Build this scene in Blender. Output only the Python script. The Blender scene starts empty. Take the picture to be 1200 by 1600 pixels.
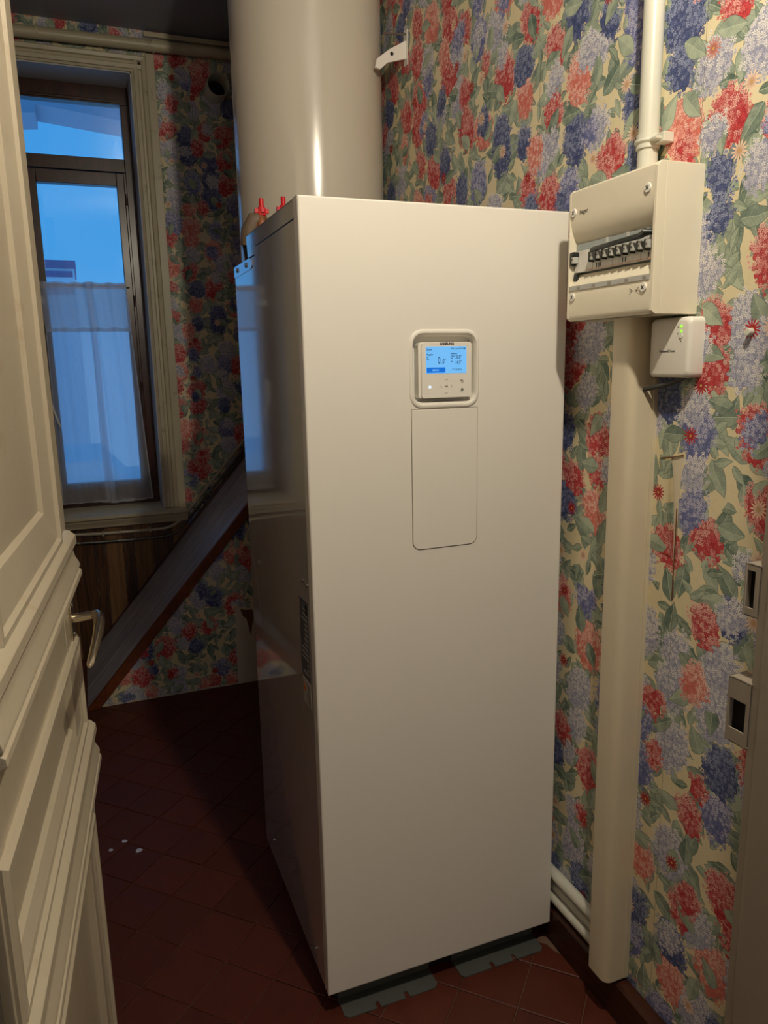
import bpy, bmesh, math, random
from mathutils import Vector, Matrix
from mathutils.geometry import tessellate_polygon
random.seed(7)
S = bpy.context.scene
COL = S.collection
R_ = math.radians
FL = -0.035          # floor level
CZ = 3.15            # ceiling level
WX = 0.035           # right wall plane
BY = 2.72            # back wall plane
WY = 2.04            # front of the boxed-in slope

# ---------------------------------------------------------------- camera
cd = bpy.data.cameras.new('camera'); cam = bpy.data.objects.new('camera', cd); COL.objects.link(cam)
cd.sensor_fit = 'HORIZONTAL'; cd.sensor_width = 36.0; cd.lens = 1169.0 / 1200 * 36
rx, ry, rz = -0.1975, 0.0198, -0.3733
Rm = Matrix.Rotation(rz, 3, 'Z') @ Matrix.Rotation(rx, 3, 'X') @ Matrix(((math.cos(ry), 0, math.sin(ry)), (0, 1, 0), (-math.sin(ry), 0, math.cos(ry))))
rt, fw, up = Rm.col[0], Rm.col[1], Rm.col[2]
M = Matrix((rt, up, -fw)).transposed().to_4x4(); M.translation = Vector((-1.0444, -1.4913, 1.5279))
cam.matrix_world = M
cd.clip_start = 0.02; cd.clip_end = 500
S.camera = cam

# ---------------------------------------------------------------- exposure, sky, lamps
S.view_settings.view_transform = 'Standard'; S.view_settings.look = 'None'
S.view_settings.gamma = 1; S.view_settings.use_curve_mapping = False
S.view_settings.exposure = 0.0
def lin(r, g, b):
    f = lambda c: c / 255 / 12.92 if c / 255 <= 0.04045 else ((c / 255 + 0.055) / 1.055) ** 2.4
    return (f(r), f(g), f(b), 1)
w = bpy.data.worlds.new('sky'); S.world = w; w.use_nodes = True
nt = w.node_tree; nt.nodes.clear()
o_ = nt.nodes.new('ShaderNodeOutputWorld'); bg = nt.nodes.new('ShaderNodeBackground')
tc = nt.nodes.new('ShaderNodeTexCoord'); sx = nt.nodes.new('ShaderNodeSeparateXYZ'); rp = nt.nodes.new('ShaderNodeValToRGB')
nt.links.new(tc.outputs['Generated'], sx.inputs[0]); nt.links.new(sx.outputs[2], rp.inputs[0])
e = rp.color_ramp.elements
e[0].position = 0.0; e[0].color = lin(105, 168, 232)
e[1].position = 0.12; e[1].color = lin(72, 158, 228)
x = rp.color_ramp.elements.new(0.45); x.color = lin(55, 148, 224)
nt.links.new(rp.outputs[0], bg.inputs[0]); nt.links.new(bg.outputs[0], o_.inputs[0])
bg.inputs[1].default_value = 1.12

def lamp(name, loc, power, color, radius):
    l = bpy.data.lights.new(name, 'POINT'); l.energy = power; l.color = color; l.shadow_soft_size = radius
    o = bpy.data.objects.new(name, l); COL.objects.link(o); o.location = loc; return o
lamp('ceiling_bulb', (-0.48, -1.02, 2.60), 66, (1.0, 0.89, 0.70), 0.03)
lamp('hallway_fill', (-1.25, -3.7, 1.9), 17, (1.0, 0.90, 0.87), 0.12)  # added fill light, unseen, brightens the lower cabinet front

# ---------------------------------------------------------------- node helpers
class G:
    """small expression builder for shader nodes"""
    def __init__(s, nt): s.nt = nt
    def n(s, t, **k):
        nd = s.nt.nodes.new(t)
        for a, b in k.items(): setattr(nd, a, b)
        return nd
    def put(s, sock, v):
        if v is None: return
        if isinstance(v, bpy.types.NodeSocket): s.nt.links.new(v, sock)
        else:
            try: sock.default_value = v
            except Exception: sock.default_value = v[:3]
    def m(s, op, a, b=None, c=None, clamp=False):
        nd = s.n('ShaderNodeMath', operation=op); nd.use_clamp = clamp
        s.put(nd.inputs[0], a); s.put(nd.inputs[1], b)
        if c is not None: s.put(nd.inputs[2], c)
        return nd.outputs[0]
    def v(s, op, a, b=None, sc=None):
        nd = s.n('ShaderNodeVectorMath', operation=op)
        s.put(nd.inputs[0], a)
        if b is not None: s.put(nd.inputs[1], b)
        if sc is not None: s.put(nd.inputs[3], sc)
        return nd.outputs['Value'] if op in ('LENGTH', 'DOT_PRODUCT', 'DISTANCE') else nd.outputs[0]
    def mix(s, f, a, b, blend='MIX'):
        nd = s.n('ShaderNodeMix', data_type='RGBA', blend_type=blend)
        s.put(nd.inputs[0], f); s.put(nd.inputs[6], a); s.put(nd.inputs[7], b)
        return nd.outputs[2]
    def step(s, x, lo, hi):
        nd = s.n('ShaderNodeMapRange'); nd.interpolation_type = 'SMOOTHSTEP'
        s.put(nd.inputs[0], x); s.put(nd.inputs[1], lo); s.put(nd.inputs[2], hi)
        return nd.outputs[0]
    def ramp(s, x, stops, interp='LINEAR'):
        nd = s.n('ShaderNodeValToRGB'); s.put(nd.inputs[0], x); r = nd.color_ramp; r.interpolation = interp
        for i, (p, c) in enumerate(stops):
            el = r.elements[i] if i < 2 else r.elements.new(p)
            el.position = p; el.color = c
        return nd.outputs[0]
    def vor(s, vec, scale, rnd=1.0, feature='F1'):
        nd = s.n('ShaderNodeTexVoronoi', feature=feature, voronoi_dimensions='2D')
        s.put(nd.inputs['Vector'], vec); nd.inputs['Scale'].default_value = scale; nd.inputs['Randomness'].default_value = rnd
        return nd
    def noise(s, vec, scale, detail=2, rough=0.5, dist=0.0):
        nd = s.n('ShaderNodeTexNoise'); s.put(nd.inputs['Vector'], vec)
        nd.inputs['Scale'].default_value = scale; nd.inputs['Detail'].default_value = detail
        nd.inputs['Roughness'].default_value = rough; nd.inputs['Distortion'].default_value = dist
        return nd
    def xyz(s, v):
        nd = s.n('ShaderNodeSeparateXYZ'); s.put(nd.inputs[0], v); return nd.outputs
    def rgb(s, v):
        nd = s.n('ShaderNodeSeparateColor'); s.put(nd.inputs[0], v); return nd.outputs
    def cxyz(s, x, y, z=0.0):
        nd = s.n('ShaderNodeCombineXYZ'); s.put(nd.inputs[0], x); s.put(nd.inputs[1], y); s.put(nd.inputs[2], z); return nd.outputs[0]

def new_mat(name):
    m = bpy.data.materials.new(name); m.use_nodes = True
    nt = m.node_tree; b = nt.nodes['Principled BSDF']
    return m, G(nt), b
def bump(g, b, h, strength=0.3, dist=0.002):
    nd = g.n('ShaderNodeBump'); nd.inputs['Strength'].default_value = strength; nd.inputs['Distance'].default_value = dist
    g.put(nd.inputs['Height'], h); g.nt.links.new(nd.outputs[0], b.inputs['Normal'])
def paint(name, col, rough=0.5, var=0.06, scale=6, bumps=0.0, bscale=60, metal=0.0, spec=0.5, coat=0.0, dirt=None, dirt_amt=0.0):
    m, g, b = new_mat(name)
    t = g.n('ShaderNodeTexCoord').outputs['Object']
    n1 = g.noise(t, scale, 4, 0.6).outputs[0]
    c = g.mix(n1, tuple(x * (1 - var) for x in col[:3]) + (1,), tuple(min(1, x * (1 + var)) for x in col[:3]) + (1,))
    if dirt:
        n2 = g.noise(t, 14, 6, 0.7).outputs[0]
        c = g.mix(g.m('MULTIPLY', g.step(n2, 0.56, 0.72), dirt_amt), c, dirt)
    g.put(b.inputs['Base Color'], c); b.inputs['Roughness'].default_value = rough; b.inputs['Metallic'].default_value = metal
    b.inputs['Specular IOR Level'].default_value = spec; b.inputs['Coat Weight'].default_value = coat; b.inputs['Coat Roughness'].default_value = 0.05
    if bumps: bump(g, b, g.noise(t, bscale, 3, 0.6).outputs[0], bumps, 0.002)
    return m
def emit(name, col, strength=1.0):
    m, g, b = new_mat(name); b.inputs['Base Color'].default_value = (0, 0, 0, 1)
    b.inputs['Emission Color'].default_value = col; b.inputs['Emission Strength'].default_value = strength; b.inputs['Roughness'].default_value = .3
    return m

def wallpaper():
    m, g, b = new_mat('floral_wallpaper')
    uvn = g.n('ShaderNodeUVMap'); uv = uvn.outputs[0]
    wob = g.v('SCALE', g.v('SUBTRACT', g.noise(uv, 22, 2).outputs[1], (0.5, 0.5, 0.5)), sc=0.012)
    uvw = g.v('ADD', uv, wob)
    # cream ground with tiny grain
    base = g.mix(g.noise(uv, 9, 3).outputs[0], lin(214, 200, 160), lin(228, 216, 182))
    # thin stems
    st = g.vor(g.v('ADD', uv, g.v('SCALE', g.v('SUBTRACT', g.noise(uv, 12, 2).outputs[1], (0.5, 0.5, 0.5)), sc=0.05)), 17, 1, 'DISTANCE_TO_EDGE').outputs['Distance']
    col = g.mix(g.m('SUBTRACT', 0.12, g.step(st, 0.008, 0.024), clamp=True), base, lin(122, 122, 92))
    def local(vec, scale, off, rnd, src=None):
        sh = g.v('ADD', vec, off); v_ = g.vor(sh, scale, rnd)
        d = g.v('SUBTRACT', sh, v_.outputs['Position']); c = g.rgb(v_.outputs['Color'])
        return d, c
    def rotated(d, ang):
        x = g.xyz(d); cs = g.m('COSINE', ang); sn = g.m('SINE', ang)
        return (g.m('ADD', g.m('MULTIPLY', x[0], cs), g.m('MULTIPLY', x[1], sn)), g.m('SUBTRACT', g.m('MULTIPLY', x[1], cs), g.m('MULTIPLY', x[0], sn)))
    def leaves(col, scale, off, L, W, present, light, dark):
        d, c = local(uvw, scale, off, 0.85)
        a, q = rotated(d, g.m('MULTIPLY', c[0], 6.283))
        t = g.m('DIVIDE', a, L)
        wdt = g.m('MULTIPLY', g.m('MULTIPLY', g.m('SUBTRACT', 1, g.m('MULTIPLY', t, t)), g.m('SUBTRACT', 1, g.m('MULTIPLY', t, 0.45))), W)
        aq = g.m('ABSOLUTE', q)
        e = g.m('SUBTRACT', wdt, aq)
        mask = g.m('MULTIPLY', g.step(e, 0.0, 0.0012), g.step(c[1], 1 - present - 0.001, 1 - present))
        tone = g.m('ADD', g.m('MULTIPLY', c[2], 0.55), g.m('SUBTRACT', g.m('MULTIPLY', g.noise(uv, 45, 2).outputs[0], 0.9), 0.25))
        half = g.step(q, -0.0006, 0.0006)
        tone = g.m('ADD', tone, g.m('MULTIPLY', half, 0.22))
        vein = g.m('SINE', g.m('MULTIPLY', g.m('SUBTRACT', a, g.m('MULTIPLY', aq, 0.8)), 820))
        tone = g.m('SUBTRACT', tone, g.m('MULTIPLY', g.step(vein, 0.72, 1.0), 0.16))
        lc = g.mix(tone, dark, light)
        lc = g.mix(g.m('SUBTRACT', 1, g.step(aq, 0.0003, 0.0009)), lc, light)
        lc = g.mix(g.m('SUBTRACT', 1, g.step(e, 0.0004, 0.0022)), lc, tuple(x * 0.62 for x in dark[:3]) + (1,))
        return g.mix(mask, col, lc)
    G1, G2 = lin(180, 190, 168), lin(74, 98, 90)
    col = leaves(col, 14.5, (3.1, 1.7, 0), 0.040, 0.019, 0.8, G1, G2)
    col = leaves(col, 13.5, (7.3, 5.2, 0), 0.042, 0.020, 0.75, G1, G2)
    col = leaves(col, 24, (5.3, 2.2, 0), 0.024, 0.010, 0.8, G1, lin(66, 90, 80))
    # florets: whole flowerlets belong to one cluster because the cluster lookup uses the floret centre
    def clusters(col, off, scale, R, present, fscale, tilt):
        f = g.vor(g.v('ADD', uv, off), fscale, 0.8)
        fp = f.outputs['Position']; fc = g.rgb(f.outputs['Color'])
        fd = g.v('SUBTRACT', g.v('ADD', uv, off), fp)
        fx = g.xyz(fd); th = g.m('ARCTAN2', fx[1], fx[0]); r = g.v('LENGTH', fd)
        star = g.m('MULTIPLY', g.m('ADD', 0.62, g.m('MULTIPLY', g.m('COSINE', g.m('ADD', g.m('MULTIPLY', th, 5), g.m('MULTIPLY', fc[0], 6.28))), 0.38)), 0.58 / fscale)
        petal = g.m('SUBTRACT', 1, g.step(g.m('SUBTRACT', r, star), -0.0005, 0.0008))
        eye = g.m('SUBTRACT', 1, g.step(r, 0.0006, 0.0016))
        def memb(vec):
            v_ = g.vor(vec, scale, 0.72); d = g.v('SUBTRACT', vec, v_.outputs['Position']); c = g.rgb(v_.outputs['Color'])
            a, q = rotated(d, g.m('ADD', tilt, g.m('MULTIPLY', c[0], 1.2)))
            rad = g.m('SQRT', g.m('ADD', g.m('MULTIPLY', a, a), g.m('MULTIPLY', g.m('MULTIPLY', q, q), 1.7)))
            rr = g.m('MULTIPLY', g.m('ADD', 0.72, g.m('MULTIPLY', c[2], 0.4)), R)
            return d, c, g.m('SUBTRACT', rr, rad)
        d1, c1, e1 = memb(fp)
        e1 = g.m('ADD', e1, g.m('MULTIPLY', g.m('SUBTRACT', fc[1], 0.5), 0.016))
        on = g.m('MULTIPLY', g.step(e1, -0.0005, 0.0005), g.step(c1[1], 1 - present - 0.001, 1 - present))
        # palettes per cluster
        k = c1[0]
        def pal(stops): return g.ramp(k, stops, 'CONSTANT')
        deep = pal([(0.0, lin(210, 82, 84)), (0.30, lin(218, 120, 108)), (0.40, lin(88, 98, 142)), (0.58, lin(122, 128, 172)), (0.68, lin(196, 194, 206))])
        pale = pal([(0.0, lin(250, 206, 194)), (0.30, lin(252, 228, 212)), (0.40, lin(170, 178, 208)), (0.58, lin(222, 220, 234)), (0.68, lin(250, 244, 234))])
        gap = pal([(0.0, lin(170, 48, 56)), (0.30, lin(204, 110, 98)), (0.40, lin(58, 68, 108)), (0.58, lin(92, 98, 146)), (0.68, lin(142, 144, 168))])
        lo = g.m('MULTIPLY', g.xyz(d1)[1], 11.0)
        mixv = g.m('ADD', g.m('ADD', g.m('MULTIPLY', g.noise(fp, 24, 1).outputs[0], 2.6), -0.66), g.m('ADD', g.m('MULTIPLY', g.m('SUBTRACT', fc[2], 0.5), 1.3), lo), clamp=True)
        pc = g.mix(mixv, deep, pale)
        pc = g.mix(g.m('MULTIPLY', g.step(r, 0.0010, 0.0042), 0.35), g.mix(0.3, pc, gap), pc)
        pc = g.mix(g.m('MULTIPLY', eye, 0.7), pc, gap)
        gapc = g.mix(g.m('MULTIPLY', mixv, 0.12), gap, pale)
        inner = g.m('MULTIPLY', on, g.step(e1, 0.006, 0.010))
        col = g.mix(inner, col, gapc)
        return g.mix(g.m('MULTIPLY', on, petal), col, pc)
    col = clusters(col, (11.3, 4.1, 0), 9.2, 0.066, 0.95, 122, 0.9)
    col = leaves(col, 13, (1.9, 8.6, 0), 0.036, 0.018, 0.42, G1, G2)
    col = clusters(col, (23.7, 9.9, 0), 8.0, 0.046, 0.60, 112, 1.3)
    # daisies
    d, c = local(uv, 10, (15.2, 3.3, 0), 0.8)
    x = g.xyz(d); th = g.m('ARCTAN2', x[1], x[0]); r = g.v('LENGTH', d)
    star = g.m('MULTIPLY', g.m('ADD', 0.72, g.m('MULTIPLY', g.m('COSINE', g.m('MULTIPLY', th, 13)), 0.28)), 0.0185)
    pm = g.m('MULTIPLY', g.m('SUBTRACT', 1, g.step(g.m('SUBTRACT', r, star), -0.0006, 0.0006)), g.step(c[1], 0.669, 0.67))
    dc = g.mix(g.step(c[0], 0.45, 0.46), lin(178, 46, 52), lin(236, 204, 176))
    dc = g.mix(g.step(r, 0.003, 0.012), g.mix(0.45, dc, lin(120, 40, 45)), dc)
    dc = g.mix(g.m('SUBTRACT', 1, g.step(r, 0.0022, 0.0032)), dc, lin(206, 160, 90))
    col = g.mix(pm, col, dc)
    # roll seams every 53 cm
    sm = g.m('PINGPONG', g.m('ADD', g.xyz(uv)[0], 0.345 + 0.53 * 6), 0.265)
    col = g.mix(g.m('MULTIPLY', g.m('SUBTRACT', 1, g.step(sm, 0.0004, 0.0013)), 0.5), col, lin(96, 84, 66))
    g.put(b.inputs['Base Color'], col)
    b.inputs['Roughness'].default_value = 0.62; b.inputs['Specular IOR Level'].default_value = 0.3
    bump(g, b, g.noise(uv, 40, 3, 0.6).outputs[0], 0.12, 0.004)
    return m

def wood(name, c1, c2, scale=(1, 1, 1), rough=0.4, ring=6.0, obj=True):
    m, g, b = new_mat(name)
    t = g.n('ShaderNodeTexCoord').outputs['Object']
    oi = g.n('ShaderNodeObjectInfo').outputs['Random']
    p = g.v('ADD', g.v('MULTIPLY', t, scale), g.cxyz(g.m('MULTIPLY', oi, 17.0), g.m('MULTIPLY', oi, 31.0), g.m('MULTIPLY', oi, 7.0)))
    n1 = g.noise(p, ring, 5, 0.65, 0.6).outputs[0]
    n2 = g.noise(p, ring * 5, 3, 0.6).outputs[0]
    v_ = g.m('ADD', g.m('MULTIPLY', n1, 0.75), g.m('MULTIPLY', n2, 0.25))
    g.put(b.inputs['Base Color'], g.mix(g.step(v_, 0.36, 0.64), c1, c2))
    b.inputs['Roughness'].default_value = rough
    bump(g, b, v_, 0.25, 0.0015)
    return m

def tile_mat():
    m, g, b = new_mat('terracotta_tile')
    t = g.n('ShaderNodeTexCoord').outputs['Object']; oi = g.n('ShaderNodeObjectInfo').outputs['Random']
    ps = g.v('ADD', t, g.cxyz(g.m('MULTIPLY', oi, 13.0), g.m('MULTIPLY', oi, 29.0), 0.0))
    n1 = g.noise(ps, 12, 5, 0.65).outputs[0]; n2 = g.noise(ps, 90, 4, 0.7).outputs[0]
    c = g.mix(n1, lin(74, 32, 22), lin(98, 46, 32))
    c = g.mix(g.m('MULTIPLY', oi, 0.35), c, lin(58, 28, 22))
    c = g.mix(g.m('MULTIPLY', g.step(n2, 0.62, 0.78), 0.35), c, lin(150, 110, 90))
    c = g.mix(g.m('MULTIPLY', g.step(n1, 0.62, 0.75), 0.5), c, lin(60, 28, 24))
    g.put(b.inputs['Base Color'], c)
    g.put(b.inputs['Roughness'], g.m('ADD', 0.34, g.m('MULTIPLY', n1, 0.3)))
    b.inputs['Specular IOR Level'].default_value = 0.35
    bump(g, b, n1, 0.3, 0.004)
    return m

def glossy_side():
    m, g, b = new_mat('gloss_white_enamel')
    t = g.n('ShaderNodeTexCoord').outputs['Object']
    g.put(b.inputs['Base Color'], g.mix(g.noise(t, 3, 2).outputs[0], lin(200, 198, 196), lin(208, 206, 202)))
    b.inputs['Roughness'].default_value = 0.07; b.inputs['Specular IOR Level'].default_value = 1.0; b.inputs['IOR'].default_value = 1.75; b.inputs['Coat Weight'].default_value = 1.0; b.inputs['Coat IOR'].default_value = 1.7; b.inputs['Coat Roughness'].default_value = 0.04
    bump(g, b, g.noise(t, 110, 2, 0.5).outputs[0], 0.05, 0.001)
    return m

def glass():
    m, g, b = new_mat('window_glass')
    nt = m.node_tree; nt.nodes.remove(b); out = [n for n in nt.nodes if n.type == 'OUTPUT_MATERIAL'][0]
    tr = g.n('ShaderNodeBsdfTransparent'); tr.inputs[0].default_value = (0.94, 0.96, 0.97, 1)
    gl = g.n('ShaderNodeBsdfGlossy'); gl.inputs['Roughness'].default_value = 0.02
    fr = g.n('ShaderNodeFresnel'); mx = g.n('ShaderNodeMixShader')
    nt.links.new(fr.outputs[0], mx.inputs[0]); nt.links.new(tr.outputs[0], mx.inputs[1]); nt.links.new(gl.outputs[0], mx.inputs[2])
    nt.links.new(mx.outputs[0], out.inputs[0]); return m

def sheer(name, open_, col=(0.80, 0.82, 0.86, 1)):
    m, g, b = new_mat(name)
    nt = m.node_tree; nt.nodes.remove(b); out = [n for n in nt.nodes if n.type == 'OUTPUT_MATERIAL'][0]
    t = g.n('ShaderNodeTexCoord').outputs['Object']
    df = g.n('ShaderNodeBsdfDiffuse'); tl = g.n('ShaderNodeBsdfTranslucent'); tr = g.n('ShaderNodeBsdfTransparent')
    df.inputs[0].default_value = col; tl.inputs[0].default_value = col; tr.inputs[0].default_value = (0.92, 0.94, 1, 1)
    m1 = g.n('ShaderNodeMixShader'); m1.inputs[0].default_value = 0.62
    nt.links.new(df.outputs[0], m1.inputs[1]); nt.links.new(tl.outputs[0], m1.inputs[2])
    m2 = g.n('ShaderNodeMixShader')
    g.put(m2.inputs[0], g.m('ADD', open_ - 0.08, g.m('MULTIPLY', g.noise(g.v('MULTIPLY', t, (30, 1, 6)), 1.5, 4, 0.7).outputs[0], 0.16)))
    nt.links.new(m1.outputs[0], m2.inputs[1]); nt.links.new(tr.outputs[0], m2.inputs[2])
    nt.links.new(m2.outputs[0], out.inputs[0]); return m

MAT = {}
MAT['paper'] = wallpaper()
MAT['ceiling'] = paint('ceiling_paint', lin(140, 144, 156), 0.45, 0.05, 2, 0.05)
MAT['plaster'] = paint('plaster', lin(206, 196, 178), 0.8, 0.08, 8, 0.2, 40)
MAT['hall'] = paint('hall_paint', lin(160, 150, 138), 0.7, 0.05, 2)
MAT['door'] = paint('aged_cream_paint', lin(180, 169, 147), 0.36, 0.05, 9, 0.12, 30, dirt=lin(150, 125, 90), dirt_amt=0.35)
MAT['jamb'] = paint('greyed_cream_paint', lin(150, 140, 126), 0.45, 0.06, 12, 0.25, 35, dirt=lin(110, 98, 84), dirt_amt=0.4)
MAT['casing'] = paint('casing_cream_paint', lin(188, 178, 150), 0.4, 0.06, 10, 0.15, 40, dirt=lin(110, 98, 84), dirt_amt=0.45)
MAT['reveal'] = paint('reveal_paint', lin(190, 190, 190), 0.6, 0.06, 7, 0.15, 30)
MAT['front'] = paint('satin_white_enamel', lin(226, 222, 212), 0.42, 0.01, 2)
MAT['side'] = glossy_side()
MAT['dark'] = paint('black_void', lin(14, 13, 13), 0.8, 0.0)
MAT['rail'] = paint('grey_green_steel', lin(92, 95, 90), 0.4, 0.08, 20, metal=0.2)
MAT['steel'] = paint('screw_steel', lin(150, 146, 140), 0.3, 0.05, 30, metal=0.9)
MAT['chrome'] = paint('aged_chrome', lin(214, 202, 178), 0.24, 0.06, 30, metal=1.0)
MAT['tank'] = paint('tank_enamel', lin(206, 198, 180), 0.20, 0.015, 2, spec=0.6, coat=0.4)
MAT['pvc'] = paint('cream_plastic', lin(226, 218, 196), 0.42, 0.02, 5)
MAT['pvcgap'] = paint('shadow_line_plastic', lin(120, 112, 96), 0.6, 0.02, 5)
MAT['white'] = paint('white_plastic', lin(228, 224, 214), 0.35, 0.02, 5)
MAT['trunk'] = paint('trunking_plastic', lin(214, 202, 176), 0.45, 0.03, 3)
MAT['conduit'] = paint('conduit_plastic', lin(205, 204, 190), 0.35, 0.04, 6)
MAT['ctrl'] = paint('controller_plastic', lin(226, 222, 212), 0.3, 0.01, 5)
MAT['ink'] = paint('grey_ink', lin(74, 70, 66), 0.6, 0.0)
MAT['paleink'] = paint('pale_grey_ink', lin(146, 140, 128), 0.6, 0.0)
MAT['grey'] = paint('grey_plastic', lin(176, 176, 170), 0.4, 0.03, 20)
MAT['breaker'] = paint('breaker_plastic', lin(216, 214, 206), 0.45, 0.03, 20)
MAT['smoke'] = paint('smoky_plastic', lin(150, 158, 158), 0.2, 0.06, 40)
MAT['black'] = paint('black_plastic', lin(26, 32, 28), 0.35, 0.05, 40)
MAT['red'] = paint('red_plastic', lin(196, 26, 34), 0.3, 0.05, 40)
MAT['brass'] = paint('old_brass', lin(132, 84, 54), 0.45, 0.25, 30, metal=0.5)
MAT['tape'] = paint('insulation_wrap', lin(100, 84, 66), 0.6, 0.3, 60, 0.3, 90)
MAT['foam'] = paint('black_foam', lin(24, 24, 28), 0.7, 0.1, 30)
MAT['tile'] = tile_mat()
MAT['grout'] = paint('grout', lin(112, 86, 70), 0.9, 0.2, 40)
MAT['base'] = wood('dark_skirting_wood', lin(44, 22, 14), lin(70, 36, 22), (4, .6, 12), 0.35)
MAT['frame'] = wood('varnished_brown_wood', lin(46, 20, 12), lin(68, 33, 20), (3, 3, 1), 0.28, 5)
MAT['plankA'] = wood('tan_pine', lin(96, 66, 38), lin(134, 98, 62), (16, 1, .7), 0.45, 4)
MAT['plankB'] = wood('brown_pine', lin(46, 26, 15), lin(96, 62, 36), (13, 1, .8), 0.45, 4)
MAT['slope'] = wood('grey_stained_board', lin(128, 128, 140), lin(196, 196, 206), (0.8, 30, 0.8), 0.34, 3)
MAT['edge'] = wood('reddish_brown_trim', lin(88, 42, 20), lin(124, 62, 30), (1.5, 6, 1.5), 0.4)
MAT['glass'] = glass()
MAT['sheer'] = sheer('sheer_voile', 0.46, (0.92, 0.93, 0.96, 1))
MAT['sheer2'] = sheer('doubled_voile', 0.20, (0.90, 0.90, 0.92, 1))
MAT['hem'] = sheer('hem_voile', 0.02)
MAT['cable'] = paint('painted_cable', lin(170, 160, 138), 0.4, 0.2, 30, dirt=lin(40, 32, 26), dirt_amt=0.9)
MAT['cable2'] = paint('dark_cable', lin(60, 52, 44), 0.4, 0.3, 20, dirt=lin(190, 182, 164), dirt_amt=0.9)
MAT['cord'] = paint('grey_cord', lin(58, 58, 56), 0.5, 0.05)
MAT['screen'] = emit('screen_glow', lin(118, 192, 250), 0.95)
MAT['screenbar'] = emit('screen_bar_glow', lin(22, 112, 216), 0.95)
MAT['screenink'] = emit('screen_text', lin(28, 70, 116), 0.85)
MAT['led'] = emit('white_led', lin(235, 244, 255), 1.0)
MAT['green'] = emit('green_led', lin(150, 235, 60), 1.4)
MAT['orange'] = paint('orange_ink', lin(210, 110, 40), 0.5, 0.0)
MAT['label'] = paint('label_grey', lin(84, 88, 94), 0.4, 0.04, 60)
MAT['labelw'] = paint('label_white', lin(190, 186, 178), 0.4, 0.04, 60)
MAT['violet'] = paint('violet_ink', lin(70, 60, 96), 0.5, 0.0)
MAT['eave'] = paint('render_blue_grey', lin(170, 176, 192), 0.8, 0.08, 3)
MAT['brick'] = paint('tower_cladding', lin(150, 120, 150), 0.8, 0.1, 2)
MAT['towerw'] = paint('tower_band', lin(225, 228, 235), 0.8, 0.05, 2)
MAT['roof'] = paint('zinc_roof', lin(236, 240, 244), 0.5, 0.05, 2)
MAT['scrap'] = paint('paper_scrap', lin(190, 196, 220), 0.7, 0.1, 40)
MAT['stain'] = paint('brown_stain', lin(110, 70, 44), 0.7, 0.3, 40)

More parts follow.
